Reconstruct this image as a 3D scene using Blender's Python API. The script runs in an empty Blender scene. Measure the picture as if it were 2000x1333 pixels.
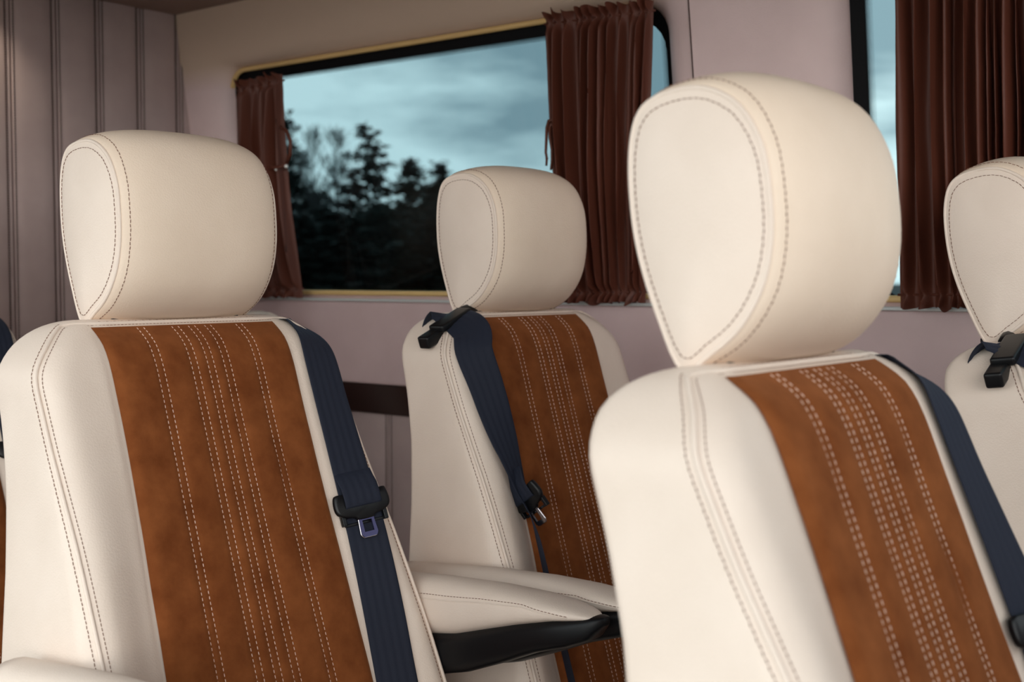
import bpy, bmesh, math, random
from math import sin, cos, pi, sqrt, exp, radians
from mathutils import Vector, Matrix, noise
random.seed(7)
sc = bpy.context.scene
COL = sc.collection
# ------------------------------------------------------------------ camera
F_PX, YAW, PIT = 2453.7, radians(50.95), radians(2.916)
CAM = Vector((1.3248, -1.0081, 1.1778))
DV = Vector((-cos(YAW) * cos(PIT), sin(YAW) * cos(PIT), -sin(PIT)))
RV = Vector((sin(YAW), cos(YAW), 0)); UV_ = RV.cross(DV)
cd = bpy.data.cameras.new('camera'); cam = bpy.data.objects.new('camera', cd); COL.objects.link(cam)
cd.sensor_width = 36; cd.lens = F_PX / 2000 * 36; cd.clip_start = .02; cd.clip_end = 2000
cam.location = CAM; cam.rotation_euler = DV.to_track_quat('-Z', 'Y').to_euler()
cd.dof.use_dof = True; cd.dof.focus_distance = 1.66; cd.dof.aperture_fstop = 5.6
sc.camera = cam
# ------------------------------------------------------------------ world, sun, exposure
sc.view_settings.view_transform = 'Standard'; sc.view_settings.look = 'None'
sc.view_settings.gamma = 1; sc.view_settings.use_curve_mapping = False
sc.view_settings.exposure = 0.0
W = bpy.data.worlds.new('overcast_sky'); sc.world = W; W.use_nodes = True
nt = W.node_tree; nt.nodes.clear(); N = nt.nodes.new; L = nt.links.new
tc = N('ShaderNodeTexCoord'); mp = N('ShaderNodeMapping'); mp.inputs['Scale'].default_value = (5.0, 5.0, 19.0)
mp.inputs['Location'].default_value = (.35, .2, .35)
L(tc.outputs['Generated'], mp.inputs['Vector'])
nz = N('ShaderNodeTexNoise'); nz.inputs['Scale'].default_value = 1.0; nz.inputs['Detail'].default_value = 5; nz.inputs['Roughness'].default_value = .5
L(mp.outputs[0], nz.inputs['Vector'])
rp = N('ShaderNodeValToRGB'); rp.color_ramp.elements[0].position = .44; rp.color_ramp.elements[1].position = .68
rp.color_ramp.elements[0].color = (.60, .70, .74, 1); rp.color_ramp.elements[1].color = (1.7, 1.72, 1.66, 1)
sz = N('ShaderNodeSeparateXYZ'); L(tc.outputs['Generated'], sz.inputs[0])
mz = N('ShaderNodeMapRange'); mz.inputs[1].default_value = .19; mz.inputs[2].default_value = .07; mz.inputs[3].default_value = -.06; mz.inputs[4].default_value = .20; L(sz.outputs['Z'], mz.inputs[0])
ad = N('ShaderNodeMath'); ad.operation = 'ADD'; L(nz.outputs['Fac'], ad.inputs[0]); L(mz.outputs[0], ad.inputs[1]); L(ad.outputs[0], rp.inputs[0])
bg = N('ShaderNodeBackground'); bg.inputs['Strength'].default_value = 2.3
L(rp.outputs[0], bg.inputs[0]); wo = N('ShaderNodeOutputWorld'); L(bg.outputs[0], wo.inputs[0])
sd = bpy.data.lights.new('hazy_sun', 'SUN'); sd.energy = 1.05; sd.angle = radians(38); sd.color = (1, .93, .87)
sun = bpy.data.objects.new('hazy_sun', sd); COL.objects.link(sun)
sun.rotation_euler = Vector((-.74, .66, -.17)).to_track_quat('-Z', 'Y').to_euler()

# ------------------------------------------------------------------ helpers
def ray(x, y): return DV + RV * ((x - 1000) / F_PX) - UV_ * ((y - 666.5) / F_PX)
def hit(x, y, n, p):
    q = ray(x, y); n = Vector(n); return CAM + q * ((Vector(p) - CAM).dot(n) / q.dot(n))
def mesh(name, V, Fc, mat, parent=None, smooth=True, kind=None):
    me = bpy.data.meshes.new(name); me.from_pydata([tuple(v) for v in V], [], Fc)
    me.polygons.foreach_set('use_smooth', [smooth] * len(me.polygons)); me.update()
    if mat: me.materials.append(mat)
    o = bpy.data.objects.new(name, me); COL.objects.link(o)
    if parent: o.parent = parent
    if kind: o['kind'] = kind
    return o
def fixn(o):
    bm = bmesh.new(); bm.from_mesh(o.data); bmesh.ops.recalc_face_normals(bm, faces=bm.faces); bm.to_mesh(o.data); bm.free(); return o
def empty(name, loc, label, cat, group=None):
    o = bpy.data.objects.new(name, None); COL.objects.link(o); o.location = loc; o.empty_display_size = .1
    o['label'] = label; o['category'] = cat
    if group: o['group'] = group
    return o
def tag(o, label, cat, group=None):
    o['label'] = label; o['category'] = cat
    if group: o['group'] = group
    return o
def grid(nu, nv, f, cu=False, cv=False):
    V = [f(i, j) for j in range(nv) for i in range(nu)]; Fc = []
    for j in range(nv if cv else nv - 1):
        for i in range(nu if cu else nu - 1):
            a = j * nu + i; b = j * nu + (i + 1) % nu; c = ((j + 1) % nv) * nu + (i + 1) % nu; d = ((j + 1) % nv) * nu + i
            Fc.append((a, b, c, d))
    return V, Fc
def box(cx, cy, cz, sx, sy, sz, r=0.0, M=None):
    """bevelled box as (V, F)"""
    bm = bmesh.new(); bmesh.ops.create_cube(bm, size=1)
    for v in bm.verts: v.co = Vector((v.co.x * sx, v.co.y * sy, v.co.z * sz))
    if r > 0: bmesh.ops.bevel(bm, geom=bm.edges[:], offset=r, segments=3, profile=.6, affect='EDGES')
    for v in bm.verts:
        v.co = (M @ v.co if M else v.co) + Vector((cx, cy, cz))
    bm.verts.index_update(); V = [v.co.copy() for v in bm.verts]; Fc = [tuple(v.index for v in f.verts) for f in bm.faces]; bm.free(); return V, Fc
def merge(*parts):
    V, Fc = [], []
    for v, f in parts:
        o = len(V); V += list(v); Fc += [tuple(i + o for i in q) for q in f]
    return V, Fc
def tube(pts, r, n=8, closed=False, caps=True):
    V, Fc = [], []; P = [Vector(p) for p in pts]; m = len(P); rr = r if callable(r) else (lambda t: r)
    prev = None
    for k in range(m):
        a = P[(k - 1) % m] if (closed or k > 0) else P[k]; b = P[(k + 1) % m] if (closed or k < m - 1) else P[k]
        t = (b - a).normalized()
        if prev is None: s = t.orthogonal().normalized()
        else: s = (prev - t * prev.dot(t)).normalized()
        prev = s; q = t.cross(s)
        for i in range(n):
            an = 2 * pi * i / n; V.append(P[k] + (s * cos(an) + q * sin(an)) * rr(k / max(1, m - 1)))
    for k in range(m if closed else m - 1):
        for i in range(n):
            a = k * n + i; b = k * n + (i + 1) % n; k2 = (k + 1) % m; Fc.append((a, b, k2 * n + (i + 1) % n, k2 * n + i))
    if caps and not closed:
        Fc.append(tuple(range(n))[::-1]); Fc.append(tuple((m - 1) * n + i for i in range(n)))
    return V, Fc
def dashes(pts, pitch, length, w, closed=False, wob=0.0):
    """thread stitches along a polyline"""
    P = [Vector(p) for p in pts]
    if closed: P = P + [P[0]]
    cum = [0]
    for a, b in zip(P, P[1:]): cum.append(cum[-1] + (b - a).length)
    tot = cum[-1]; n = max(1, int(tot / pitch)); V, Fc = [], []; seg = 0
    def at(s):
        nonlocal seg
        while seg < len(P) - 2 and cum[seg + 1] < s: seg += 1
        while seg > 0 and cum[seg] > s: seg -= 1
        d = cum[seg + 1] - cum[seg]; t = (s - cum[seg]) / d if d > 0 else 0
        return P[seg].lerp(P[seg + 1], t)
    for k in range(n):
        s0 = (k + .1) * tot / n; a = at(s0); b = at(min(tot, s0 + length)); t = (b - a)
        if t.length < 1e-6: continue
        t.normalize(); s = t.orthogonal().normalized(); q = t.cross(s); o = len(V); L_ = (b - a).length
        if wob:
            a = a + s * wob * (1 if k % 2 else -1)
        V.append(a)
        for e in (.2, .8):
            c = a.lerp(b, e)
            for i in range(4):
                an = pi / 2 * i; V.append(c + (s * cos(an) + q * sin(an)) * w)
        V.append(b)
        for i in range(4):
            j = (i + 1) % 4
            Fc += [(o, o + 1 + j, o + 1 + i), (o + 1 + i, o + 1 + j, o + 5 + j, o + 5 + i), (o + 9, o + 5 + i, o + 5 + j)]
    return V, Fc
def smooth_curve(pts, n, closed=True):
    m = len(pts); out = []
    for k in range(n):
        s = k / n * m if closed else k / (n - 1) * (m - 1); i = int(s); t = s - i
        if not closed and i >= m - 1: i, t = m - 2, 1.0
        g = (lambda q: pts[q % m]) if closed else (lambda q: pts[max(0, min(m - 1, q))])
        p0, p1, p2, p3 = g(i - 1), g(i), g(i + 1), g(i + 2)
        out.append(tuple(.5 * (2 * b + (c - a) * t + (2 * a - 5 * b + 4 * c - d) * t * t + (3 * b - a - 3 * c + d) * t ** 3) for a, b, c, d in zip(p0, p1, p2, p3)))
    return out
def sstep(x):
    x = max(0.0, min(1.0, x)); return x * x * (3 - 2 * x)
def lerps(tab, x):
    if x <= tab[0][0]: return tab[0][1]
    for (a, b), (c, d) in zip(tab, tab[1:]):
        if x <= c: return b + (d - b) * (x - a) / (c - a)
    return tab[-1][1]

# ------------------------------------------------------------------ materials
def mat(name, col, rough=.5, **kw):
    m = bpy.data.materials.new(name); m.use_nodes = True; b = m.node_tree.nodes['Principled BSDF']
    b.inputs['Base Color'].default_value = (*col, 1); b.inputs['Roughness'].default_value = rough
    for k, v in kw.items(): b.inputs[k.replace('_', ' ')].default_value = v
    return m, m.node_tree, b
def add_bump(t, b, scale, strength, dist, kind='noise', stretch=None, detail=2):
    tcn = t.nodes.new('ShaderNodeTexCoord'); v = tcn.outputs['Object']
    if stretch:
        m = t.nodes.new('ShaderNodeMapping'); m.inputs['Scale'].default_value = stretch; t.links.new(v, m.inputs[0]); v = m.outputs[0]
    n = t.nodes.new('ShaderNodeTexVoronoi' if kind == 'vor' else 'ShaderNodeTexNoise'); n.inputs['Scale'].default_value = scale
    if kind != 'vor': n.inputs['Detail'].default_value = detail
    t.links.new(v, n.inputs['Vector']); bu = t.nodes.new('ShaderNodeBump'); bu.inputs['Strength'].default_value = strength; bu.inputs['Distance'].default_value = dist
    t.links.new(n.outputs['Distance' if kind == 'vor' else 'Fac'], bu.inputs['Height']); t.links.new(bu.outputs[0], b.inputs['Normal']); return bu
def vary(t, b, c1, c2, scale, detail=3, stretch=None, lo=.35, hi=.65):
    tcn = t.nodes.new('ShaderNodeTexCoord'); v = tcn.outputs['Object']
    if stretch:
        m = t.nodes.new('ShaderNodeMapping'); m.inputs['Scale'].default_value = stretch; t.links.new(v, m.inputs[0]); v = m.outputs[0]
    n = t.nodes.new('ShaderNodeTexNoise'); n.inputs['Scale'].default_value = scale; n.inputs['Detail'].default_value = detail; n.inputs['Roughness'].default_value = .6
    t.links.new(v, n.inputs['Vector']); r = t.nodes.new('ShaderNodeValToRGB')
    r.color_ramp.elements[0].position = lo; r.color_ramp.elements[1].position = hi
    r.color_ramp.elements[0].color = (*c1, 1); r.color_ramp.elements[1].color = (*c2, 1)
    t.links.new(n.outputs['Fac'], r.inputs[0]); t.links.new(r.outputs[0], b.inputs['Base Color'])
def simple(*a, **k): return mat(*a, **k)[0]
def leather(name, c1, c2, rough=.48):
    m, t, b = mat(name, c1, rough); vary(t, b, c1, c2, 9, 3); add_bump(t, b, 430, .30, .0007, 'vor'); b.inputs['Specular IOR Level'].default_value = .35; return m
CREAM = leather('cream_leather', (.77, .615, .485), (.81, .655, .525))
CREAM_SIDE = leather('cream_leather_smooth', (.75, .62, .525), (.79, .66, .565), .5)
m_, t_, b_ = mat('brown_suede', (.2, .06, .02), .95); vary(t_, b_, (.135, .036, .009), (.24, .075, .022), 22, 6, lo=.3, hi=.72)
add_bump(t_, b_, 900, .3, .0006); b_.inputs['Sheen Weight'].default_value = .25; b_.inputs['Sheen Tint'].default_value = (.8, .35, .15, 1); b_.inputs['Specular IOR Level'].default_value = .1; SUEDE = m_
THREAD = simple('pink_cream_thread', (.80, .56, .44), .6)
THREAD_BR = simple('brown_thread', (.20, .09, .055), .7)
THREAD_CR = simple('cream_thread', (.66, .52, .40), .7)
m_, t_, b_ = mat('navy_webbing', (.016, .019, .032), .75, Specular_IOR_Level=.2); add_bump(t_, b_, 1, .35, .0004, stretch=(300, 300, 1400)); b_.inputs['Sheen Weight'].default_value = .06; b_.inputs['Sheen Tint'].default_value = (.35, .45, .75, 1); BELT = m_
m_, t_, b_ = mat('black_webbing', (.008, .009, .013), .6); add_bump(t_, b_, 1, .3, .0004, stretch=(300, 300, 1400)); BELTB = m_
BLACK = simple('black_plastic', (.005, .005, .006), .38, Specular_IOR_Level=.3)
BLACKS = simple('satin_black_shell', (.005, .005, .006), .42, Specular_IOR_Level=.25)
STEEL = simple('steel_tongue', (.62, .58, .60), .22, Metallic=1.0)
PURPLE = simple('tongue_coating', (.05, .045, .11), .3, Metallic=.6)
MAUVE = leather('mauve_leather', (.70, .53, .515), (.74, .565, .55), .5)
MAUVE_SHADED = leather('shaded_mauve_leather', (.57, .42, .415), (.61, .455, .45), .5)  # same mauve leather, darkened to paint in the lower wall's shade
TAUPE = leather('taupe_quilted_leather', (.42, .315, .30), (.46, .35, .33), .5)
TAN = leather('warm_lit_header_leather', (.62, .46, .35), (.66, .49, .38), .55)  # wall leather with warm reflected light in its colour
CEIL = leather('ceiling_leather', (.26, .17, .14), (.30, .20, .165), .6)
THREAD_DK = simple('dark_brown_thread', (.07, .035, .03), .7)
OCHRE = simple('ochre_rubber_trim', (.72, .48, .20), .5)
LEDGE = simple('pale_sill_trim', (.55, .56, .55), .35)
DARKBAND = simple('dark_wood_trim', (.022, .009, .008), .3)
FRIT = simple('black_glass_border', (.003, .003, .004), .6, Specular_IOR_Level=.15)
CARPET = simple('dark_carpet', (.03, .024, .024), .95)
METALP = simple('grey_paint', (.3, .3, .3), .4)

MAUVE_WARMLIT = MAUVE.copy(); MAUVE_WARMLIT.name = 'mauve_leather_painted_warm_light'; t = MAUVE_WARMLIT.node_tree; b = t.nodes['Principled BSDF']
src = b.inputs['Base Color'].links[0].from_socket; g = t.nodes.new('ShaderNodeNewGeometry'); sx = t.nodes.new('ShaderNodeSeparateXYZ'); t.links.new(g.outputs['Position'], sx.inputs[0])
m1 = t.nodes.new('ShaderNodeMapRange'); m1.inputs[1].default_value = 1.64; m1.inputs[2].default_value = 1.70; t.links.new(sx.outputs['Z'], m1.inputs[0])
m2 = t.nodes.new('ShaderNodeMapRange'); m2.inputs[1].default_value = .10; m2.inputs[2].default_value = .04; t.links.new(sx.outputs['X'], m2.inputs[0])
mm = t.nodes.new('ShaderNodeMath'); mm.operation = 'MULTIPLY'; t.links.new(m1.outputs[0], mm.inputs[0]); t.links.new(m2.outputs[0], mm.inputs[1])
mc = t.nodes.new('ShaderNodeMix'); mc.data_type = 'RGBA'; t.links.new(mm.outputs[0], mc.inputs[0]); t.links.new(src, mc.inputs[6]); mc.inputs[7].default_value = (.62, .46, .35, 1); t.links.new(mc.outputs[2], b.inputs['Base Color'])  # warm reflected light above the first window, painted into the mauve by position

def glass(name, tint):
    m = bpy.data.materials.new(name); m.use_nodes = True; t = m.node_tree; t.nodes.clear()
    tr = t.nodes.new('ShaderNodeBsdfTransparent'); tr.inputs[0].default_value = (*tint, 1)
    gl = t.nodes.new('ShaderNodeBsdfGlossy'); gl.inputs['Roughness'].default_value = .02; gl.inputs[0].default_value = (.6, .6, .6, 1)
    fr = t.nodes.new('ShaderNodeFresnel'); fr.inputs[0].default_value = 1.35; mx = t.nodes.new('ShaderNodeMixShader'); o = t.nodes.new('ShaderNodeOutputMaterial')
    t.links.new(fr.outputs[0], mx.inputs[0]); t.links.new(tr.outputs[0], mx.inputs[1]); t.links.new(gl.outputs[0], mx.inputs[2]); t.links.new(mx.outputs[0], o.inputs[0]); return m
GLASS = glass('tinted_window_glass', (.115, .175, .195))
GLASS2 = glass('clear_window_glass', (.19, .265, .285))
m = bpy.data.materials.new('brown_curtain_satin'); m.use_nodes = True; t = m.node_tree; b = t.nodes['Principled BSDF']
b.inputs['Base Color'].default_value = (.115, .032, .018, 1); b.inputs['Roughness'].default_value = .5; b.inputs['Specular IOR Level'].default_value = .35; b.inputs['Sheen Weight'].default_value = 0
tl = t.nodes.new('ShaderNodeBsdfTranslucent'); tl.inputs[0].default_value = (.17, .05, .03, 1); mx = t.nodes.new('ShaderNodeMixShader'); mx.inputs[0].default_value = .06
t.links.new(b.outputs[0], mx.inputs[1]); t.links.new(tl.outputs[0], mx.inputs[2]); t.links.new(mx.outputs[0], t.nodes['Material Output'].inputs[0]); CURTAIN = m

# ------------------------------------------------------------------ van shell
RX = -1.337                                   # rear wall
LEAN = radians(7.9); WN = Vector((0, cos(LEAN), sin(LEAN))); WP = Vector((0, 1.036, 1.13))   # leaning window wall plane
def wallp(X, z, off=0.0):                      # point on the leaning wall, off = outwards
    return Vector((X, WP.y - (z - WP.z) * math.tan(LEAN), z)) + WN * off
def struct(o): o['kind'] = 'structure'; return o
ZC = 1.834
struct(mesh('floor', *box(.2, .1, -.02, 3.3, 2.1, .04), CARPET, smooth=False))
struct(mesh('ceiling', *box(.2, .08, ZC + .02, 3.2, 2.0, .04), CEIL, smooth=False))

# rear wall: quilted leather boards with twin seams
wr = struct(mesh('wall_rear', *box(RX - .03, .10, .92, .04, 2.0, 1.86), TAUPE, smooth=False))
seam_px = [18, 110, 195, 275, 349]
ys = [hit(x, 100, (1, 0, 0), (RX, 0, 0)).y for x in seam_px]
qy = (ys[-1] - ys[0]) / 4
cents = [ys[-1] - qy * k for k in range(0, 17)]
def pillow(y0, y1, z0, z1, d, name, material, par, axis='y', fixed=0.0, sgn=1, nn=10):
    """upholstered board with rolled long edges"""
    w = y1 - y0; r = min(.006, w / 3)
    us = [y0, y0 + r * .15, y0 + r * .5, y0 + r, y0 + w * .3, y0 + w * .5, y0 + w * .7, y1 - r, y1 - r * .5, y1 - r * .15, y1]
    hs = [0, d * .45, d * .8, d * .95, d * 1.05, d * 1.1, d * 1.05, d * .95, d * .8, d * .45, 0]
    def f(i, j):
        z = z0 + (z1 - z0) * j
        return (fixed + sgn * hs[i], us[i], z) if axis == 'y' else (us[i], fixed + sgn * hs[i], z)
    V, Fc = grid(len(us), 2, f)
    return mesh(name, V, Fc, material, par)
TW = .0072
for k, c in enumerate(cents):
    hi_ = (cents[k - 1] - TW) if k else .99
    pillow(c + TW, hi_, 0, ZC, .008, 'panel', TAUPE, wr, 'y', RX - .008)
    pillow(c - TW, c + TW, 0, ZC, .005, 'seam_strip', TAUPE, wr, 'y', RX - .008)
    for s in (-1, 1):
        yy = c + s * (TW + .0025)
        mesh('stitch_line', *dashes([(RX + .0005, yy, .35), (RX + .0005, yy, ZC)], .0058, .0052, .0017), THREAD_DK, wr, kind='stuff')

# window wall: upholstered cells with rounded openings
def rrect(x0, x1, z0, z1, r, n=16):
    out = []
    for cx, cz, a0 in ((x1 - r, z1 - r, 0), (x0 + r, z1 - r, pi / 2), (x0 + r, z0 + r, pi), (x1 - r, z0 + r, 3 * pi / 2)):
        for k in range(n): a = a0 + pi / 2 * k / (n - 1); out.append((cx + r * cos(a), cz + r * sin(a)))
    return out
def ray_rect(cx, cz, p, X0, X1, Z0, Z1):
    dx, dz = p[0] - cx, p[1] - cz; t = 1e9
    if dx > 1e-9: t = min(t, (X1 - cx) / dx)
    if dx < -1e-9: t = min(t, (X0 - cx) / dx)
    if dz > 1e-9: t = min(t, (Z1 - cz) / dz)
    if dz < -1e-9: t = min(t, (Z0 - cz) / dz)
    return (cx + dx * t, cz + dz * t)
def densify(loop, n):
    L_ = [0]; m = len(loop)
    for i in range(m): a = loop[i]; b = loop[(i + 1) % m]; L_.append(L_[-1] + math.hypot(b[0] - a[0], b[1] - a[1]))
    out = []; j = 0
    for k in range(n):
        s = L_[-1] * k / n
        while L_[j + 1] < s: j += 1
        d = L_[j + 1] - L_[j]; t = (s - L_[j]) / d if d > 0 else 0; a = loop[j]; b = loop[(j + 1) % m]; out.append((a[0] + (b[0] - a[0]) * t, a[1] + (b[1] - a[1]) * t))
    return out
def cell(name, X0, X1, Z0, Z1, hole, r, material, par=None):
    loop = densify(rrect(*hole, r), 240); cx, cz = (hole[0] + hole[1]) / 2, (hole[2] + hole[3]) / 2
    outer = [ray_rect(cx, cz, p, X0, X1, Z0, Z1) for p in loop]
    # snap nearest outer points to the rectangle's corners
    for c in ((X0, Z0), (X0, Z1), (X1, Z0), (X1, Z1)):
        i = min(range(240), key=lambda q: (outer[q][0] - c[0]) ** 2 + (outer[q][1] - c[1]) ** 2); outer[i] = c
    fr = [0, .0, .012, .03, .06, .10, .2, .4, .7, 1.0]
    def f(i, j):
        a, b = loop[i], outer[i]; t = fr[j]; x = a[0] + (b[0] - a[0]) * t; z = a[1] + (b[1] - a[1]) * t
        d = math.hypot(b[0] - a[0], b[1] - a[1]) * t
        off = .044 * exp(-(d / .026)) if j else .065
        return wallp(x, z, off - .004)
    V, Fc = grid(240, len(fr), f, cu=True)
    o = mesh(name, V, Fc, material, par); fixn(o); return o
WZ0, WZ1 = 1.1335, 1.684
H1 = (-1.195, .066, WZ0, WZ1); H2 = (.420, 1.42, WZ0, 1.74)
SEAMX = .137
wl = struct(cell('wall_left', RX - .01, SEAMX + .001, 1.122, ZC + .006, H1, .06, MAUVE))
wl.data.materials[0] = MAUVE_WARMLIT
c2 = struct(cell('wall_left', SEAMX, 1.65, 1.122, ZC + .006, H2, .055, MAUVE))
struct(mesh('trim_4', *tube([wallp(SEAMX, z, -.0038) for z in (1.12, 1.3, 1.5, 1.7, 1.84)], .0016, 6), THREAD_DK))
# lower wall
def wallbox(name, X0, X1, z0, z1, y0, th, m, par=None, r=.004):
    return mesh(name, *box((X0 + X1) / 2, y0 + th / 2, (z0 + z1) / 2, X1 - X0, th, z1 - z0, r), m, par)
lower = struct(wallbox('wall_left', RX, 1.65, .93, 1.124, 1.038, .055, MAUVE_SHADED, r=.008))
struct(wallbox('trim_2', RX, 1.65, 1.1215, 1.1275, 1.028, .05, LEDGE, r=.002))
struct(wallbox('trim_3', RX, 1.65, .860, .932, 1.050, .04, DARKBAND, r=.006))
lw = struct(wallbox('wall_left', RX, 1.65, .0, .862, 1.075, .03, TAUPE))
xs0 = hit(760, 900, (0, 1, 0), (0, 1.068, 0)).x
k = 0
for k in range(-5, 18):
    c = xs0 + k * .135; pv = c + .135
    if pv - TW > 1.6: break
    if c < RX + .02: continue
    pillow(c + TW, pv - TW, 0, .862, .008, 'panel', TAUPE, lw, 'x', 1.0755, -1)
    pillow(c - TW, c + TW, 0, .862, .005, 'seam_strip', TAUPE, lw, 'x', 1.0755, -1)
    for s in (-1, 1):
        mesh('stitch_line', *dashes([(c + s * (TW + .0025), 1.067, .35), (c + s * (TW + .0025), 1.067, .86)], .0058, .0048, .0011), THREAD_DK, lw, kind='stuff')

def window(name, hole, r, gm, frit, dots_side=None):
    e = bpy.data.objects.new(name, None); COL.objects.link(e); e['kind'] = 'structure'
    # ochre rubber lip round the opening
    lp = rrect(hole[0] + .002, hole[1] - .002, hole[2] + .003, hole[3] - .003, r - .002)
    for sel in (lp[11:29], lp[38:58]):
        pl = [wallp(x, z, .030) for x, z in sel]; mesh('window_frame', *tube([p for a, b in zip(pl, pl[1:]) for p in [a.lerp(b, q / 4) for q in range(4)]] + [pl[-1]], .0062, 8), OCHRE, e)
    # black ceramic border
    L0 = densify(rrect(hole[0] - .012, hole[1] + .012, hole[2] - .012, hole[3] + .012, r), 200)
    fl, frr, fb, ft = frit
    L1 = densify(rrect(hole[0] + fl, hole[1] - frr, hole[2] + fb, hole[3] - ft, r), 200)
    def f(i, j):
        a, bb = L0[i], L1[i]; pts = [(a, .040), (bb, .040), (bb, .0435), (a, .0435)]; p, o_ = pts[j]; return wallp(p[0], p[1], o_)
    V, Fc = grid(200, 4, f, cu=True, cv=True); fixn(mesh('glass_border', V, Fc, FRIT, e, smooth=False))
    cs = [(hole[0] - .01, hole[2] - .01), (hole[1] + .01, hole[2] - .01), (hole[1] + .01, hole[3] + .01), (hole[0] - .01, hole[3] + .01)]
    V = [wallp(x, z, .046) for x, z in cs]; mesh('window_pane', V, [(0, 1, 2, 3)], gm, e, smooth=False)
    # dot matrix fading out of the border
    V, Fc = [], []
    def dot(x, z, rd):
        o = len(V)
        for q in range(6): an = q * pi / 3; V.append(wallp(x + rd * cos(an), z + rd * sin(an), .043))
        Fc.append(tuple(range(o, o + 6)))
    rows = 6; pt = .0024
    z0, z1 = hole[2] + fb, hole[3] - ft; x0, x1 = hole[0] + fl, hole[1] - frr
    for q in range(rows):
        rd = .00125 * (1 - q / rows * .7)
        n = int((z1 - z0 - .04) / pt)
        for i in range(n):
            zz = z0 + .02 + i * pt + (q % 2) * pt / 2
            if dots_side == 'left': dot(x0 + .0012 + q * pt * .9, zz, rd)
            if dots_side == 'right': dot(x1 - .0012 - q * pt * .9, zz, rd)
        if q < 4:
            n = int((x1 - x0 - 2 * r) / pt)
            for i in range(n): dot(x0 + r + i * pt + (q % 2) * pt / 2, z1 - .0012 - q * pt * .9, rd)
    mesh('dot_border', V, Fc, FRIT, e, smooth=False, kind='stuff')
    return e
window('window_1', H1, .058, GLASS, (.03, .008, .004, .031), 'right')
window('window_2', H2, .053, GLASS2, (.026, .03, .004, .031), 'left')
# opposite side of the van (door side), door opening widened rearwards to brighten the seats
wrt = struct(mesh('wall_right', *merge(box(-1.0, -.80, .5, .7, .05, 1.0, .01), box(-1.0, -.80, 1.79, .7, .05, .1, .01), box(-.68, -.80, 1.37, .06, .05, .76, .01), box(-1.31, -.80, 1.37, .08, .05, .76, .01)), MAUVE, smooth=False))

struct(mesh('front_light_blocker', *box(1.86, .14, .62, .04, 1.9, 1.24), TAUPE, smooth=False))  # unseen partition added to cut light on the seat fronts
# ceiling lamp at the rear
lp = empty('ceiling_lamp', (RX + .07, .40, ZC), 'small round ceiling lamp glowing warm above the quilted rear wall', 'lamp')
def disc(r, z0, z1, n=24):
    V = [(r * cos(2 * pi * i / n), r * sin(2 * pi * i / n), z) for z in (z0, z1) for i in range(n)]
    return V, [(i, (i + 1) % n, n + (i + 1) % n, n + i) for i in range(n)] + [tuple(range(n)), tuple(range(n, 2 * n))]
mesh('housing', *disc(.03, -.006, 0), METALP, lp)
em, t, b = mat('lamp_lens', (1, .9, .7)); b.inputs['Emission Color'].default_value = (1, .85, .62, 1); b.inputs['Emission Strength'].default_value = 3
mesh('lens', *disc(.022, -.009, -.006), em, lp)
sl = bpy.data.lights.new('ceiling_lamp_light', 'SPOT'); sl.energy = 3; sl.spot_size = radians(110); sl.spot_blend = 1; sl.color = (1, .9, .72); sl.shadow_soft_size = .02
so = bpy.data.objects.new('ceiling_lamp_light', sl); COL.objects.link(so); so.parent = lp; so.location = (0, 0, -.015)

# ------------------------------------------------------------------ seats
ZS = 1.13; LB = .64                            # top of the backrest, its length
def a_(t): return .150 + .072 * sqrt(max(0, 1 - max(0, 1 - t / .085) ** 2)) + .012 * sstep((t - .01) / .06) + .036 * sstep((t - .08) / .5)
def xs_(t): return -.016 + .30 * t - .03 * exp(-(t / .035) ** 2) * .5
def b_(t): return lerps([(0, 0), (.05, .001), (.12, .004), (.2, .011), (.3, .023), (.42, .035), (.64, .045)], t)
def xr_(t): return lerps([(0, -.128), (.05, -.122), (.13, -.104), (.2, -.092), (.3, -.083), (.42, -.078), (.64, -.06)], t)
RC = .032; TC = .036
PAIRS = [-.081, -.0268, 0.0, .0268, .081]; HG = .0051
def quilt(u):
    g = 0
    for c in PAIRS:
        for s in (-1, 1):
            g -= .0016 * exp(-((u - c - s * HG) / .0026) ** 2)
    edges = [-.148] + PAIRS + [.148]
    for a, b in zip(edges, edges[1:]):
        if a <= u <= b: g += .0030 * (sin(pi * (u - a) / (b - a)) ** .7) * min(1, (b - a) / .05)
    return g
def F_(u, t):                                   # front surface x
    au = abs(u); a = a_(t); e = a - RC
    return xs_(t) + b_(t) * sstep((au - .146 * (.955 + .09 * sstep((t - .1) / .45))) / max(.02, e - .140)) - .004 * exp(-((au - .1485 * (.955 + .09 * sstep((t - .1) / .45))) / .006) ** 2)
def cap(t): return sqrt(max(.0004, 1 - max(0, 1 - t / TC) ** 2))
def squash(x, t):
    f = F_(0, max(t, TC)); r = xr_(t); m = (F_(0, TC) + xr_(TC)) * .5
    return m + (x - m) * cap(t) if t < TC else x
def bp(u, t, off=0.0):                          # point on the backrest front (local seat frame)
    a = a_(t); e = a - RC; s = 1 if u >= 0 else -1; au = abs(u)
    if au <= e: return Vector((squash(F_(u, t) + off, t), u, ZS - t))
    ph = min(pi / 2, (au - e) / RC * 1.2); return Vector((squash(F_(e, t) - RC + (RC + off) * cos(ph), t), s * (e + (RC + off) * sin(ph)), ZS - t))
def corner(phi, t, s, off=0.0):                 # point on the rounded front edge
    a = a_(t); e = a - RC; return Vector((squash(F_(e, t) - RC + (RC + off) * cos(phi), t), s * (e + (RC + off) * sin(phi)), ZS - t))
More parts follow.
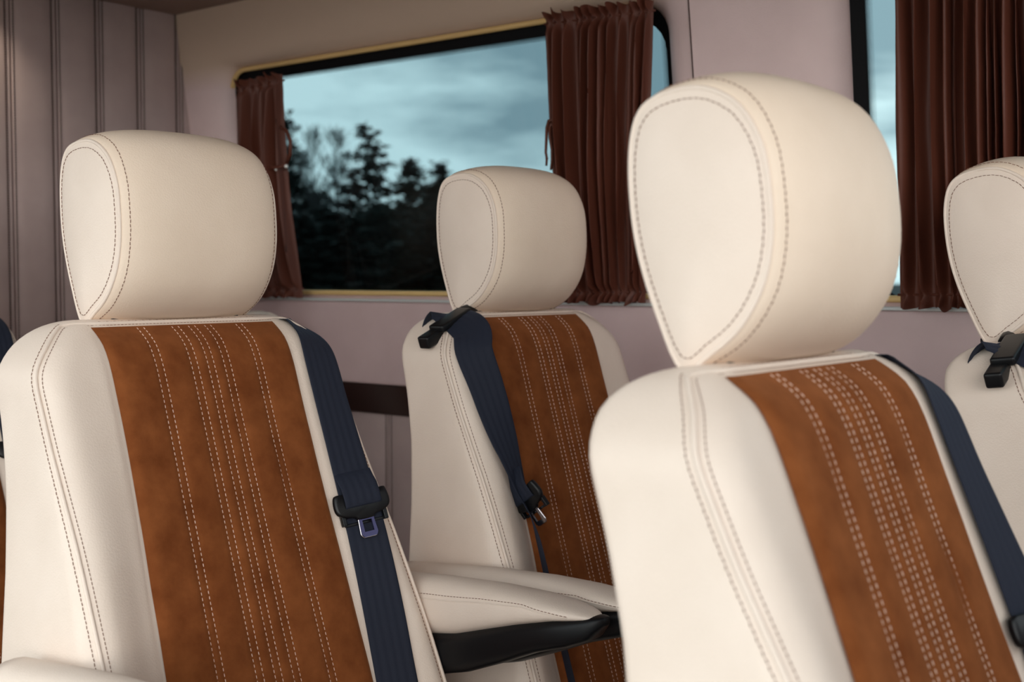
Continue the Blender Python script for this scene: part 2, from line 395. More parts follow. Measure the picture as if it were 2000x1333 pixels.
def ring(t):
    a = a_(t); e = a - RC; R = []
    nf = 24
    half = [(u, F_(u, t)) for u in ([e * i / 16 * .86 for i in range(12)] + [e * (.60 + .40 * i / 14) for i in range(15)])]
    half += [(e + RC * sin(p), F_(e, t) - RC + RC * cos(p)) for p in [pi / 2 * i / 7 for i in range(1, 8)]]
    xe = F_(e, t) - RC; rr = .012; xb = xr_(t)
    half += [(a - .001 * i, xe + (xb + rr - xe) * i / 4) for i in range(1, 5)]
    half += [(a - .004 - rr * (1 - cos(p)), xb + rr * (1 - sin(p))) for p in [pi / 2 * i / 5 for i in range(1, 6)]]
    half += [((a - .016) * (1 - i / 4), xb) for i in range(1, 5)]
    full = half + [(-u, x) for u, x in half[-2:0:-1]]
    return [(squash(x, t), u, ZS - t) for u, x in full]
TS = [0, .0008, .002, .004, .007, .011, .016, .022, .029, .036, .044, .053, .063, .075, .088] + [.088 + (LB - .088) * (i / 34) for i in range(1, 35)]
def make_backrest(par):
    rs = [ring(t) for t in TS]; n = len(rs[0])
    V, Fc = grid(n, len(rs), lambda i, j: rs[j][i], cu=True)
    Fc.append(tuple(range(n))); Fc.append(tuple((len(rs) - 1) * n + i for i in range(n)))
    o = mesh('backrest', V, Fc, CREAM_SIDE, par); fixn(o)
    # suede centre panel
    SW = lambda t: .955 + .09 * sstep((t - .1) / .45)
    us = sorted(set([round(-.149 + .298 * i / 90, 5) for i in range(91)] + [round(c + s * HG + d, 5) for c in PAIRS for s in (-1, 1) for d in (-.0012, 0, .0012)]))
    ts = [.0095, .013, .018, .024, .031, .04, .05, .065] + [.065 + (LB - .07) * i / 44 for i in range(1, 45)]
    def f(i, j):
        u, t = us[i], ts[j]; ed = min(1, (.149 - abs(u)) / .004); return bp(u * SW(t), t, .0045 * max(ed, .5) + quilt(u) * min(1, t / .03) + .0012 * noise.noise(Vector((u * 18, t * 14, 3))) + .0003)
    V, Fc = grid(len(us), len(ts), f); sp = mesh('suede_panel', V, Fc, SUEDE, o)
    for c in PAIRS:
        for s in (-1, 1):
            pts = [bp((c + s * HG) * SW(t), t, .0045 + quilt(c + s * HG) * min(1, t / .03) + .0008) for t in [.011 + (LB - .03) * i / 120 for i in range(121)]]
            mesh('stitch_line', *dashes(pts, .0066, .0046, .00052), THREAD, o, kind='stuff')
    # welt and twin seams along the front edge and over the top
    phi = lambda t: radians(lerps([(0, 60), (.06, 72), (.15, 66), (.25, 50), (.4, 32), (.64, 25)], t))
    def seam(dphi, dt, off, u_in):
        t1 = .0075 + dt; left = [corner(phi(t) + dphi, t, -1, off) for t in [t1 + (LB - .02 - t1) * (1 - i / 90) ** 1.6 for i in range(91)]]
        a = left[-1]; b = bp(-(a_(t1) - RC) * .9, t1, off)
        mid = [bp(u, t1, off) for u in [(-1 + 2 * i / 50) * (a_(t1) - RC) * .9 for i in range(51)]]
        right = [Vector((p.x, -p.y, p.z)) for p in left][::-1]
        P = left + mid + right
        for _ in range(3): P = [P[0]] + [(P[i - 1] + P[i] * 2 + P[i + 1]) / 4 for i in range(1, len(P) - 1)] + [P[-1]]
        return P
    mesh('piping', *tube(seam(0, -.0022, .0010, 0), .0026, 8), CREAM_SIDE, o)
    mesh('stitch_line', *dashes(seam(.24, -.0045, .0004, 0), .0052, .0046, .0005, wob=.0003), THREAD_BR, o, kind='stuff')
    mesh('stitch_line', *dashes(seam(-.24, -.0002, .0004, 0), .0052, .0046, .00045), THREAD_BR, o, kind='stuff')
    # rear edge overlock seam
    for s in (-1, 1):
        pts = [Vector((xr_(t) + .012, s * (a_(t) - .0065), ZS - t)) for t in [.05 + .57 * i / 60 for i in range(61)]]
        mesh('edge_seam', *dashes(pts, .0042, .0030, .0014), THREAD_CR, o, kind='stuff')
    return o
PAN = [(-.092, .002), (-.113, .050), (-.127, .100), (-.132, .145), (-.130, .190), (-.119, .220), (-.095, .231), (-.058, .230), (-.027, .211), (-.009, .178), (-.004, .140), (-.005, .102), (-.015, .066), (-.037, .034), (-.065, .014)]
MID = [(-.094, .002), (-.120, .045), (-.135, .105), (-.140, .160), (-.132, .208), (-.108, .237), (-.074, .249), (-.038, .246), (-.006, .227), (.013, .189), (.019, .145), (.017, .095), (.003, .050), (-.028, .017), (-.062, .003)]
NP_ = 72; PANc = smooth_curve(PAN, NP_); MIDc = smooth_curve(MID, NP_); HA = .1205; ZH = 1.122
HC = (-.058, .125)
def hpt(i, y, sc_=1.0, off=0.0):
    w = max(0, 1 - (abs(y) / HA) ** 2.8) ** .62; a = PANc[i % NP_]; b = MIDc[i % NP_]
    x = a[0] + (b[0] - a[0]) * w; z = a[1] + (b[1] - a[1]) * w; x = HC[0] + (x - HC[0]) * sc_; z = HC[1] + (z - HC[1]) * sc_
    d = Vector((x - HC[0], z - HC[1])).normalized() * off
    return Vector((x + d.x, y, ZH + z + d.y))
def make_headrest(par):
    ysl = [HA * sin(pi / 2 * i / 22) for i in range(-22, 23)]
    V, Fc = grid(NP_, len(ysl), lambda i, j: hpt(i, ysl[j]), cu=True)
    Fc.append(tuple(range(NP_))); Fc.append(tuple((len(ysl) - 1) * NP_ + i for i in range(NP_)))
    h = mesh('headrest', V, Fc, CREAM, par); fixn(h)
    for s in (-1, 1):
        sc_ = [1.0, .985, .96, .92, .85, .75, .6, .4, .2, .02]
        dome = lambda r: .0012 + .011 * (1 - r ** 2.6)
        V, Fc = grid(NP_, len(sc_), lambda i, j: hpt(i, s * HA, sc_[j]) + Vector((0, s * dome(sc_[j]), 0)), cu=True)
        Fc.append(tuple((len(sc_) - 1) * NP_ + i for i in range(NP_))); fixn(mesh('side_panel', V, Fc, CREAM_SIDE, h))
        mesh('piping', *tube([hpt(i, s * HA, .982) + Vector((0, s * .0006, 0)) for i in range(NP_)], .0024, 8, closed=True), CREAM_SIDE, h)
        mesh('stitch_line', *dashes([hpt(i, s * (HA - .0080), 1, .0003) for i in range(NP_)], .0054, .0048, .0005, closed=True, wob=.0003), THREAD_BR, h, kind='stuff')
        mesh('stitch_line', *dashes([hpt(i, s * HA, .90) + Vector((0, s * (dome(.90) + .0004), 0)) for i in range(NP_)], .0054, .0048, .00045, closed=True, wob=.0003), THREAD_BR, h, kind='stuff')
    for s in (-1, 1): mesh('headrest_post', *tube([(-.072, s * .055, ZS - .03), (-.072, s * .055, ZH + .03)], .006, 10), STEEL, par)
    V, Fc = box(-.085, 0, ZS + .000, .05, .2, .012, .004); mesh('post_sleeve', V, Fc, BLACK, par)
    return h
def make_armrest(par, s):
    uc = s * .288; x0, x1 = -.045, .398; nseg = 40
    def top(x):  return lerps([(x0, .742), (.05, .751), (.13, .758), (.23, .762), (.30, .761), (.345, .757), (.375, .752), (.390, .748), (.398, .745)], x)
    def bot(x):  return lerps([(x0, .650), (.17, .684), (.28, .717), (.34, .733), (.398, .743)], x)
    def hw(x): return .036 * sqrt(max(.03, 1 - max(0, (x - .30) / .100) ** 2.4))
    def sec(x, up, lo, w, n=28, p=2.6):
        zc, hh = (up + lo) / 2, (up - lo) / 2 + .0005; R = []
        for k in range(n):
            an = 2 * pi * k / n; c, q = cos(an), sin(an); R.append((x, uc + w * math.copysign(abs(c) ** (2 / p), c), zc + hh * math.copysign(abs(q) ** (2 / p), q)))
        return R
    xs = [x0 + (x1 - x0) * sin(pi / 2 * i / nseg) for i in range(nseg + 1)]
    rs = [sec(x, top(x), bot(x), hw(x)) for x in xs]; n = 28
    V, Fc = grid(n, len(rs), lambda i, j: rs[j][i], cu=True); Fc += [tuple(range(n)), tuple((len(rs) - 1) * n + i for i in range(n))]
    o = mesh('armrest', V, Fc, CREAM_SIDE, par); fixn(o)
    shell_b = lambda x: lerps([(x0, .592), (.10, .613), (.19, .636), (.26, .664), (.31, .686), (.36, .702), (.392, .716), (.410, .737)], x)
    xs2 = [x0 + (.410 - x0) * sin(pi / 2 * i / nseg) for i in range(nseg + 1)]
    rs2 = [sec(x, bot(min(x, x1)) + .004, shell_b(x), .0345 * sqrt(max(.02, 1 - max(0, (x - .30) / .112) ** 2.6)), p=3.2) for x in xs2]
    V, Fc = grid(n, len(rs2), lambda i, j: rs2[j][i], cu=True); Fc += [tuple(range(n)), tuple((len(rs2) - 1) * n + i for i in range(n))]
    fixn(mesh('shell', V, Fc, BLACKS, o))
    for sd in (-1, 1):
        def sp(x, dz, off):
            up, lo, w = top(x), bot(x), hw(x); zc, hh = (up + lo) / 2, (up - lo) / 2 + .0005; fz = max(-.9, min(.9, dz + (-.0 if x < .3 else -(x - .3) * 7))); q = fz
            c = max(0.0, 1 - abs(q) ** 2.6) ** (1 / 2.6); return Vector((x, uc + sd * (w * c + off), zc + hh * q))
        xx = [x0 + (x1 - .03 - x0) * i / 60 for i in range(61)]
        mesh('stitch_line', *dashes([sp(x, .52, .0003) for x in xx], .0056, .0048, .00045), THREAD_BR, o, kind='stuff')
        mesh('piping', *tube([sp(x, .36, -.0004) for x in xx], .0011, 6), CREAM_SIDE, o)
    return o
def strip(cl, wv, nv, w, th=.0012, ribs=5, seg=24):
    """webbing: centre line, half-width vector, normal at each station"""
    m = len(cl); V, Fc = [], []
    for k in range(m):
        wd = wv(k); nn = nv(k)
        for sd in (1, -1):
            for i in range(seg + 1):
                q = (-1 + 2 * i / seg) * sd
                V.append(cl[k] + wd * (q * w(k)) + nn * (sd * th * .5 + (.00035 * cos(q * pi * ribs) if sd > 0 else 0)))
    r = 2 * (seg + 1)
    for k in range(m - 1):
        for i in range(r): Fc.append((k * r + i, k * r + (i + 1) % r, (k + 1) * r + (i + 1) % r, (k + 1) * r + i))
    Fc += [tuple(range(r)), tuple((m - 1) * r + i for i in range(r))]
    return V, Fc
def place(M, VF): return [M @ v for v in VF[0]], VF[1]
def make_tongue(par, M, steelm):
    """seat belt tongue. M: local frame x = across the belt, y = down the belt, z = away from the seat"""
    # moulded black crossbar: rounded hammer head that narrows to the tongue
    out = [(-.040, -.012), (-.036, -.016), (-.02, -.0145), (0, -.0135), (.02, -.0145), (.036, -.016), (.041, -.010), (.042, .004), (.038, .012), (.028, .0165), (.016, .019), (.010, .023), (-.010, .023), (-.016, .019), (-.028, .0165), (-.038, .012), (-.042, .003)]
    o2 = smooth_curve([(a, b) for a, b in out], 60)
    lv = [(-.0035, .90), (-.0025, .97), (0, 1.0), (.003, 1.0), (.0052, .97), (.0062, .90)]
    V, Fc = grid(60, len(lv), lambda i, j: Vector((o2[i][0] * lv[j][1], o2[i][1] * lv[j][1], lv[j][0])), cu=True)
    Fc += [tuple(range(60)), tuple((len(lv) - 1) * 60 + i for i in range(60))]
    tg = mesh('belt_tongue', *place(M, (V, Fc)), BLACK, par); fixn(tg)
    # sliding clip below
    V, Fc = merge(box(-.0315, .021, -.002, .006, .016, .008, .0012), box(.0315, .019, -.002, .006, .016, .008, .0012), box(0, .0265, -.004, .06, .004, .004, .001), box(0, .0155, -.004, .06, .004, .004, .001))
    mesh('clip', *place(M, (V, Fc)), BLACK, tg)
    # webbing folded over the front of the crossbar, hiding its upper half
    fl = [Vector((0, y, z)) for y, z in ((-.045, -.003), (-.034, .0015), (-.024, .0068), (-.014, .0085), (-.004, .0088), (.003, .0082), (.005, .0060), (.004, .002))]
    V, Fc = strip(fl, lambda k: Vector((1, 0, 0)), lambda k: Vector((0, 0, 1)), lambda k: .0275, ribs=5)
    fixn(mesh('webbing_fold', *place(M, (V, Fc)), BELT, tg))
    # steel loop with a slot
    o_ = [(-.013, .015), (-.008, .021), (-.0105, .043), (-.0085, .047), (.0085, .047), (.0105, .043), (.008, .021), (.013, .015)]
    def loopf(j):
        return j
    outl = densify([(-.0145, .013), (-.011, .022), (-.0125, .043), (-.0095, .0475), (.0095, .0475), (.0125, .043), (.011, .022), (.0145, .013)], 64)
    cx, cy = 0, .0325
    inn = []
    for x, y in outl:
        qx = max(-.0072, min(.0072, x)); qy = max(.0245, min(.0405, y)); inn.append((qx, qy))
    def f(i, j):
        a, b = outl[i], inn[i]
        p, z = [(a, .0012), (a, .0042), (b, .0042), (b, .0012)][j]; return Vector((p[0], p[1], z))
    V, Fc = grid(64, 4, f, cu=True, cv=True)
    fixn(mesh('tongue_blade', *place(M, (V, Fc)), steelm, tg, smooth=False))
    V, Fc = tube([Vector((x, y, .0012)) for x, y in outl[6:58]], .0012, 6); mesh('blade_rim', *place(M, (V, Fc)), STEEL, tg)
    return tg
def frame(o, x, y, z): return Matrix(((x.x, y.x, z.x, o.x), (x.y, y.y, z.y, o.y), (x.z, y.z, z.z, o.z), (0, 0, 0, 1)))
def belt_a(par, tt=.262):
    """belt over the window-side shoulder, lying straight down the bolster"""
    tsb = [.46 * 0 + .003 + (LB - .02) * (i / 90) ** 1.3 for i in range(91)]
    uc = lambda t: +.1840 + .003 * sstep(t / .3) - .006 * sstep((t - .3) / .3)
    cl, wd, nn = [], [], []
    for q in (.06, .035, .015):
        cl.append(Vector((xr_(0) - .004 - .0 + (.0 if q > .02 else .018), .176, ZS - q - .006 + (.008 if q < .02 else 0)))); wd.append(Vector((0, 1, 0))); nn.append(Vector((-1, 0, .3)).normalized())
    for t in tsb:
        tq = max(t, .012); a = bp(uc(t) - .022, tq, 0); b = bp(uc(t) + .022, tq, 0); c = bp(uc(t), tq, 0)
        sag = max(0, 1 - t / .05); c = (a + b) * .25 + c * .5 + Vector((.0038, 0, .001)) + Vector((-.012 * sag ** 2, 0, (tq - t)))
        w_ = (b - a).normalized(); dn = Vector((.3, 0, -1)).normalized(); nl = dn.cross(w_).normalized()
        if nl.x < 0: nl = -nl
        cl.append(c + nl * .0022); wd.append(w_); nn.append(nl)
    for _ in range(4):
        for A in (cl, wd, nn):
            A[:] = [A[0]] + [(A[i - 1] + A[i] * 2 + A[i + 1]) / 4 for i in range(1, len(A) - 1)] + [A[-1]]
    # mesh order needs wd x down = outward normal
    V, Fc = strip(cl, lambda k: wd[k], lambda k: nn[k], lambda k: .0285, ribs=5)
    bl = mesh('seat_belt', V, Fc, BELT, par); fixn(bl)
    k = min(range(len(cl)), key=lambda q: abs(cl[q].z - (ZS - tt)))
    y = (cl[k + 2] - cl[k - 2]).normalized(); z = nn[k].normalized(); x = y.cross(z).normalized(); z = x.cross(y)
    make_tongue(bl, frame(cl[k] + z * .0045, x, y, z), PURPLE)
    return bl
def belt_b(par):
    """belt from a black guide on the aisle-side shoulder, hanging diagonally"""
    g = mesh('belt_guide', *tube([(-.060, -.048, ZS + .010), (-.068, -.085, ZS + .009), (-.066, -.125, ZS + .002), (-.060, -.160, ZS - .008)], lambda t: .007 + .003 * t, 10), BLACK, par)
    RM = lambda a: Matrix.Rotation(radians(a), 4, 'X')
    mesh('guide_slot', *box(-.045, -.186, ZS - .012, .030, .075, .012, .004, RM(22)), BLACK, g)
    mesh('guide_tab', *box(-.050, -.222, ZS - .038, .022, .048, .020, .004, RM(22)), BLACK, g)
    def on(u, t, o=.008): return tuple(bp(u, t, 0) + Vector((o, 0, .002)))
    g2 = bp(-.165, .02, 0)
    ctrl = [(-.105, -.168, ZS - .050), (-.084, -.172, ZS - .012), (-.055, -.178, ZS - .004), on(-.190, .028, .024), on(-.208, .060, .024), on(-.203, .11, .022), on(-.194, .17, .018), on(-.184, .22, .016), on(-.172, .28, .016), on(-.164, .34, .022), on(-.168, .42, .026), on(-.158, .63, .026)]
    P = [Vector(p) for p in smooth_curve(ctrl, 90, closed=False)]
    rot = [(0, 0), (.15, 6), (.25, 40), (.35, 45), (.5, 30), (.6, 10), (.70, -10), (.76, -35), (.83, -50), (1, -58)]
    wdt = [(0, .028), (.15, .030), (.3, .030), (.6, .025), (.72, .018), (.8, .017), (1, .017)]
    wd, nn = [], []
    for k, p in enumerate(P):
        t = k / 89; an = radians(lerps(rot, t)); d = (P[min(89, k + 1)] - P[max(0, k - 1)]).normalized()
        base = Vector((0, 1, 0)); base = (base - d * base.dot(d)).normalized(); nl = base.cross(d) * -1
        if t > .06 and nl.x < 0: nl = -nl
        w_ = base * cos(an) + nl * sin(an); wd.append(w_); nn.append(base * -sin(an) + nl * cos(an))
    V, Fc = strip(P, lambda k: wd[k], lambda k: nn[k], lambda k: lerps(wdt, k / 89), ribs=5)
    bl = mesh('seat_belt', V, Fc, BELT, par); fixn(bl)
    k = 65; y = (P[k + 1] - P[k - 1]).normalized(); z0 = nn[k].normalized(); y = (y + Vector((.35, .1, 0))).normalized()
    x = (wd[k] * .45 - nn[k] * .9); x = (x - y * x.dot(y)).normalized(); z = x.cross(y)
    make_tongue(bl, frame(P[k] + Vector((.006, -.002, 0)), x * .86, y, z), STEEL)
    return bl
def make_seat(kind, name='van_seat'):
    r = empty(name, (0, 0, 0), '', 'seat')
    make_backrest(r); make_headrest(r)
    al = make_armrest(r, -1)
    if kind == 'a': al.location = (.055, 0, .012)
    if kind == 'a': make_armrest(r, 1)
    # cushion with suede centre and bolsters
    def cs(i, j, n=40):
        an = 2 * pi * i / n; p = 3.2; c, q = cos(an), sin(an); x = .02 + .56 * (j / 12); e = 1 - .0 * x
        sc_ = sqrt(max(.02, 1 - abs((j - 6) / 6.15) ** 6))
        y = .245 * sc_ * math.copysign(abs(c) ** (2 / p), c); zz = .065 * sc_ * math.copysign(abs(q) ** (2 / p), q)
        return (x, y, .45 + zz + (.018 * sstep((abs(y) - .14) / .06) if q > 0 else 0))
    V, Fc = grid(40, 13, cs, cu=True); Fc += [tuple(range(40)), tuple(12 * 40 + i for i in range(40))]
    cu = mesh('seat_cushion', V, Fc, CREAM_SIDE, r); fixn(cu)
    mesh('suede_panel', *box(.31, 0, .514, .46, .27, .012, .004), SUEDE, cu)
    mesh('seat_base', *merge(box(.26, 0, .36, .44, .40, .06, .01), box(.26, -.17, .17, .40, .03, .33, .008), box(.26, .17, .17, .40, .03, .33, .008), box(.26, 0, .012, .46, .42, .024, .006)), BLACKS, r)
    
    for sy in (-1, 1): mesh('recliner_bracket', *box(.02, sy * .235, .46, .16, .012, .12, .004), BLACKS, r)
    (belt_a if kind == 'a' else belt_b)(r)
    return r
UPPER = ('backrest', 'headrest', 'headrest_post', 'post_sleeve', 'seat_belt', 'belt_guide')
def recline(r, ti, dz=0.0):
    """set the recline of backrest, headrest and belt about the seat hinge"""
    p = Vector((.12, 0, .45)); M = Matrix.Rotation(ti, 4, 'Y')
    for c in r.children:
        if c.name.split('.')[0] in UPPER: c.rotation_euler = (0, ti, 0); c.location = p - M @ p + Vector((0, 0, dz))
def dup(root, loc, ti, label, dz=0.0):
    r = root.copy(); COL.objects.link(r); r.location = loc; r['label'] = label
    for ch in list(root.children):
        c = ch.copy(); COL.objects.link(c); c.parent = r
        for g in ch.children:
            d = g.copy(); COL.objects.link(d); d.parent = c
    bpy.context.view_layer.update(); recline(r, ti, dz)
    return r
GR = 'forward facing van seats'
A = make_seat('a'); B = make_seat('b'); bpy.context.view_layer.update()
A.location = (.018, 0, 0); A['label'] = 'large cream seat, brown suede panel and straight belt with tongue in sharp focus'; A['group'] = GR
B.location = (.045, .657, 0); B['label'] = 'middle window seat with a loose diagonal belt hanging from a black shoulder guide'; B['group'] = GR
dup(A, (.932, -.008, 0), -.075, 'closest cream and suede seat, slightly blurred, with the tallest headrest', -.006)
dup(B, (.955, .764, 0), -.125, 'seat cut by the right picture edge, in front of the second window curtain', -.004)
dup(A, (-.868, 0, 0), 0, 'seat at the left picture edge, mostly hidden behind the large cream seat')
dup(B, (-.91, .74, 0), 0, 'rearmost window seat, only its cream armrest showing between two seats', -.03)
recline(A, -.025); recline(B, 0, -.008)

# ------------------------------------------------------------------ curtains
def curtain(name, label, topL, topR, botL, botR, folds, seed, group, off=-.030, waist=None):
    """gathered curtain between the upper and lower rods; corner arguments are (X, z) on the wall"""
    rnd = random.Random(seed); NU, NVv = folds * 16, 60
    ph = [0]
    for k in range(folds): ph.append(ph[-1] + rnd.uniform(.45, 1.6))
    ph = [p / ph[-1] for p in ph]; amp = [rnd.uniform(.6, 1.25) for _ in range(folds + 1)]
    def f(i, j):
        s = i / (NU - 1); v = j / (NVv - 1); k = max(q for q in range(folds) if ph[q] <= s + 1e-9); lt = min(1, (s - ph[k]) / (ph[k + 1] - ph[k]))
        g = (1 - cos(2 * pi * lt)) * .5; g = g ** 1.3
        xl = topL[0] + (botL[0] - topL[0]) * v; xr = topR[0] + (botR[0] - topR[0]) * v; zl = topL[1] + (botL[1] - topL[1]) * v; zr = topR[1] + (botR[1] - topR[1]) * v
        if waist: w = waist * sin(pi * v) ** 1.2; xr -= w
        x = xl + (xr - xl) * s; z = zl + (zr - zl) * s
        rodt = exp(-((v - .035) / .016) ** 2); rodb = exp(-((v - .965) / .016) ** 2)
        ruff = max(0, 1 - v / .035) + max(0, (v - .965) / .035)
        d = (.014 + .021 * sin(pi * v) ** .5) * amp[k] * (1 - .75 * (rodt + rodb)) + .012 * ruff
        n1 = noise.noise(Vector((s * 9 + seed, v * 3.0, 1))); n2 = noise.noise(Vector((s * 22 + seed, v * 20.0, 5)))
        x += .006 * n1 * sin(pi * v) + .0045 * sin(2 * pi * lt) * sin(pi * v) * (1 if k % 3 else -.6) + .009 * n2 * ruff; z += .011 * n2 * ruff + (.004 * (g - .5)) * ruff
        return wallp(x, z, off + .008 - d * g * (1 + .4 * n1) - .004 * n2 * (ruff + .25) - .003 * (rodt + rodb) * 0)
    e = empty(name, wallp((botL[0] + botR[0]) / 2, botL[1], off), label, 'curtain', group); inv = e.location
    V, Fc = grid(NU, NVv, f); V = [v - inv for v in V]
    cl = mesh('cloth', V, Fc, CURTAIN, e)
    for v, a, b in ((.035, topL, topR), (.965, botL, botR)):
        za = topL[1] + (botL[1] - topL[1]) * v; zb = topR[1] + (botR[1] - topR[1]) * v
        xa = topL[0] + (botL[0] - topL[0]) * v; xb = topR[0] + (botR[0] - topR[0]) * v
        mesh('curtain_rod', *tube([wallp(xa - .004, za, off + .008) - inv, wallp(xb + .004, zb, off + .008) - inv], .0022, 8), CURTAIN, e)
    return e
n_ = WN; pw = WP - WN * .030
def wx(x, y): p = hit(x, y, n_, pw); return (p.x, p.z)
cg = 'gathered brown satin window curtains'
CA = curtain('window_curtain', 'narrow dark brown curtain gathered at the rear end of the large window', wx(458, 158), wx(546, 138), wx(490, 578), wx(587, 577), 6, 3, cg, waist=.012)
CB = curtain('window_curtain', 'wide brown curtain behind the far headrest, at the pillar end of the large window', wx(1060, 22), wx(1272, -6), wx(1100, 587), wx(1256, 587), 12, 11, cg)
CC = curtain('window_curtain', 'wide brown curtain across the second window, behind the right-edge headrest', (wx(1745, -25)[0], 1.722), (wx(2080, -60)[0], 1.722), wx(1755, 597), wx(2090, 597), 15, 23, cg)
# tiebacks
def pt(x, y, off): return hit(x, y, WN, WP + WN * off)
t1 = empty('curtain_tie', pt(563, 290, -.05), 'brown fabric tieback loop with a pearl snap on the rear curtain', 'curtain tie')
inv = t1.location
mesh('loop', *tube([p - inv for p in [pt(548, 248, -.052), pt(560, 256, -.055), pt(567, 275, -.057), pt(567, 300, -.057), pt(560, 318, -.055)]], lambda t: .0045, 8), CURTAIN, t1)
mesh('band', *merge(*[tube([p - inv for p in [pt(515, 325, -.056), pt(535, 328, -.058), pt(562, 322, -.056)]], .004, 8)]), CURTAIN, t1)
PEARL = simple('pearl_snap', (.8, .78, .75), .2)
def ball(c, r):
    bm = bmesh.new(); bmesh.ops.create_uvsphere(bm, u_segments=16, v_segments=10, radius=r); V = [v.co + c for v in bm.verts]; Fc = [tuple(v.index for v in f.verts) for f in bm.faces]; bm.free(); return V, Fc
mesh('snap', *ball(pt(559, 325, -.063) - inv, .0042), PEARL, t1)
mesh('snap', *ball(pt(539, 332, -.063) - inv, .0026), PEARL, t1)
t2 = empty('curtain_tie', pt(1060, 280, -.05), 'brown cord ends hanging beside the wide pillar-side curtain, above the far headrest', 'curtain tie')
inv = t2.location
for pts in ([(1068, 234), (1060, 236), (1056, 250), (1055, 275), (1054, 298), (1056, 310), (1055, 324)], [(1068, 240), (1062, 248), (1062, 268), (1066, 292), (1066, 315), (1064, 332)]):
    mesh('cord', *tube([pt(x, y, -.05) - inv for x, y in [(x + 12, y) for x, y in pts]], lambda t: .0036 - .0014 * t, 8), CURTAIN, t2)
    mesh('knot', *ball(pt(pts[-2][0] + 12, pts[-2][1], -.05) - inv, .0030), CURTAIN, t2)

# ------------------------------------------------------------------ outside
gm, t, b = mat('dark_field_ground', (.03, .03, .028), .95); vary(t, b, (.006, .008, .007), (.028, .03, .03), .35, 5)
gr = struct(mesh('ground', [(-300, -200, -.55), (200, -200, -.55), (200, 300, -.55), (-300, 300, -.55)], [(0, 1, 2, 3)], gm, smooth=False))
gm2, t, b = mat('pale_bounce_ground', (.42, .41, .39), .9); vary(t, b, (.22, .215, .20), (.30, .295, .28), 2, 5)
struct(mesh('bounce_ground', [(-30, -60, -.54), (60, -60, -.54), (60, -1.1, -.54), (-30, -1.1, -.54)], [(0, 1, 2, 3)], gm2, smooth=False))  # unseen pale ground added outside the door to bounce light inside
LEAF = simple('dark_conifer_needles', (.006, .011, .008), .95); BARK = simple('dark_bark', (.03, .024, .02), .95); TWIG = simple('grey_bare_twigs', (.06, .06, .06), .95)
def pine_mesh(seed, h, w, open_=.0):
    rnd = random.Random(seed); V, Fc = [], []
    TV, TF = tube([(0, 0, 0), (.1 * rnd.uniform(-1, 1), 0, h * .5), (0, 0, h * .97)], lambda t: h * .014 * (1 - .85 * t), 7)
    lv = int(h * 2.4); z0 = h * .12
    for k in range(lv):
        f = k / lv; z = z0 + (h - z0) * f; R = w * (1 - f) ** .75 * rnd.uniform(.7, 1.15) + .15
        nb = rnd.randint(5, 7)
        for q in range(nb):
            if rnd.random() < open_: continue
            an = rnd.uniform(0, 2 * pi); L_ = R * rnd.uniform(.55, 1.1); d = Vector((cos(an), sin(an), 0)); sl = rnd.uniform(-.15, .30)
            a, c = tube([(0, 0, z), d * L_ + Vector((0, 0, z + L_ * sl))], .03, 3, caps=False); o = len(TV); TV = TV + a; TF = TF + [tuple(i + o for i in fc) for fc in c]
            for m in range(int(10 + L_ * 11)):
                s = rnd.uniform(.15, 1.05); p = d * L_ * s + Vector((rnd.gauss(0, .16), rnd.gauss(0, .16), z + L_ * s * sl + rnd.gauss(0, .12))); sz = rnd.uniform(.22, .46); o = len(V)
                for _ in range(3): V.append(p + Vector((rnd.uniform(-1, 1), rnd.uniform(-1, 1), rnd.uniform(-.6, .6))) * sz)
                Fc.append((o, o + 1, o + 2))
    return (TV, TF), (V, Fc)
def bare_mesh(seed, h):
    rnd = random.Random(seed); parts = [tube([(0, 0, 0), (.1, 0, h * .6), (0, 0, h)], lambda t: .10 * (1 - .85 * t), 6)]
    for k in range(70):
        z = h * rnd.uniform(.25, .97); an = rnd.uniform(0, 2 * pi); L_ = (h - z) * .45 + .6; d = Vector((cos(an), sin(an), 0)); a = Vector((0, 0, z)); b = a + d * L_ * .5 + Vector((0, 0, L_ * .7)); parts.append(tube([a, a.lerp(b, .5) + d * .12, b], lambda t: .028 * (1 - .7 * t), 4, caps=False))
        for m in range(9):
            c = a.lerp(b, rnd.uniform(.3, 1)); e = c + Vector((rnd.gauss(0, .35), rnd.gauss(0, .35), rnd.uniform(.2, .8))); parts.append(tube([c, e], .014, 3, caps=False))
    return merge(*parts)
def tree_inst(data, px, top, dist, label, sclw=1.0, group=None, name='conifer'):
    """stand a tree on the ground in the direction of a photo column, its top at a photo row"""
    q = ray(px, top); hq = Vector((q.x, q.y, 0)).length; s = dist / hq; p = CAM + q * s; H = p.z + .55
    e = empty(name, (p.x, p.y, -.55), label, 'tree', group); e.rotation_euler = (0, 0, random.uniform(0, 6)); e.scale = (H / 12 * sclw, H / 12 * sclw, H / 12)
    for nme, me in data:
        o = bpy.data.objects.new(nme, me); COL.objects.link(o); o.parent = e
    return e
def md(name, VF, m): me = bpy.data.meshes.new(name); me.from_pydata([tuple(v) for v in VF[0]], [], VF[1]); me.materials.append(m); return me
raw, protos = [], []
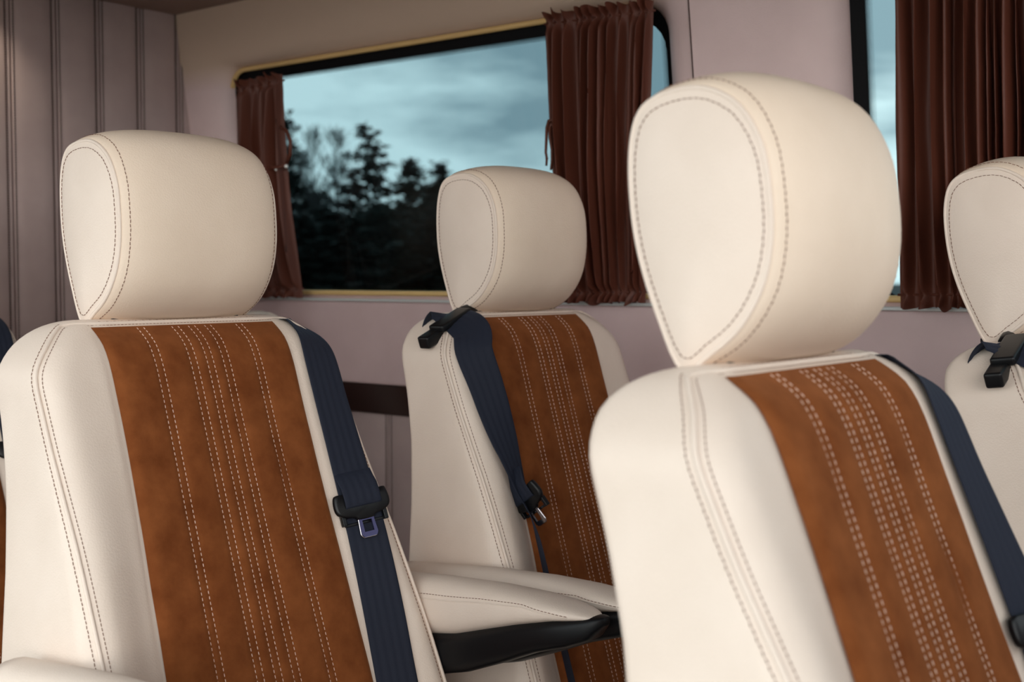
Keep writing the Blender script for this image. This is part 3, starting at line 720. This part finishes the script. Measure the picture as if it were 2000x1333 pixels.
for sd_, w_, op in ((1, 3.4, .2), (2, 3.0, .15), (5, 4.2, .45), (9, 3.0, .1)):
    tk, fo = pine_mesh(sd_, 12, w_, op); raw.append((tk, fo)); protos.append([('trunk', md('trunk', tk, BARK)), ('foliage', md('foliage', fo, LEAF))])
bares = [[('branches', md('branches', bare_mesh(s, 12), TWIG))] for s in (3, 4)]
tree_inst(protos[2], 716, 238, 62, 'tallest dark pine outside, with a pointed ragged top', 1.15)
tree_inst(protos[1], 545, 215, 58, 'dark pine branch tips peeking out beside the rear curtain', 1.1)
tree_inst(protos[0], 800, 308, 59, 'round-topped dark conifer between the tallest pine and the far headrest', 1.2)
tree_inst(protos[3], 862, 314, 64, 'dark conifer just behind the top left of the far headrest', 1.2)
tree_inst(bares[0], 612, 262, 58, 'bare grey tree next to the rear curtain', name='bare_tree')
tree_inst(bares[1], 655, 256, 64, 'bare grey tree left of the tallest dark pine', name='bare_tree')
tree_inst(bares[1], 588, 300, 63, 'short bare grey tree against the rear curtain edge', name='bare_tree')
import numpy as np
rnd = random.Random(4); FV, FF, off_ = [], [], 0
rawn = [(np.array([tuple(v) for v in a[0] + b[0]]), [tuple(f) for f in a[1]] + [tuple(i + len(a[0]) for i in f) for f in b[1]]) for a, b in raw]
def stand(px, tp, dist, wsc):
    global off_
    q = ray(px, tp); hq = Vector((q.x, q.y, 0)).length; p = CAM + q * (dist / hq); H = (p.z + .55) / 12; an = rnd.uniform(0, 6)
    Vn, Fn = rawn[rnd.randrange(4)]; c, s_ = cos(an), sin(an); R_ = np.array([[c, -s_, 0], [s_, c, 0], [0, 0, 1]])
    FV.extend(map(tuple, (Vn * [H * wsc, H * wsc, H]) @ R_.T + [p.x, p.y, -.55])); FF.extend(tuple(i + off_ for i in f) for f in Fn); off_ += len(Vn)
for k in range(26): stand(400 + k * 34 + rnd.uniform(-12, 12), 392 + rnd.uniform(-38, 20) + (15 if k > 15 else 0), rnd.uniform(70, 82), 1.7)
for k in range(24): stand(400 + k * 37 + rnd.uniform(-12, 12), 418 + rnd.uniform(-18, 15), rnd.uniform(46, 51), 2.6)
fo = mesh('forest', FV, FF, LEAF, None, smooth=False, kind='stuff'); tag(fo, 'dense black-green forest edge seen through the large window', 'forest')
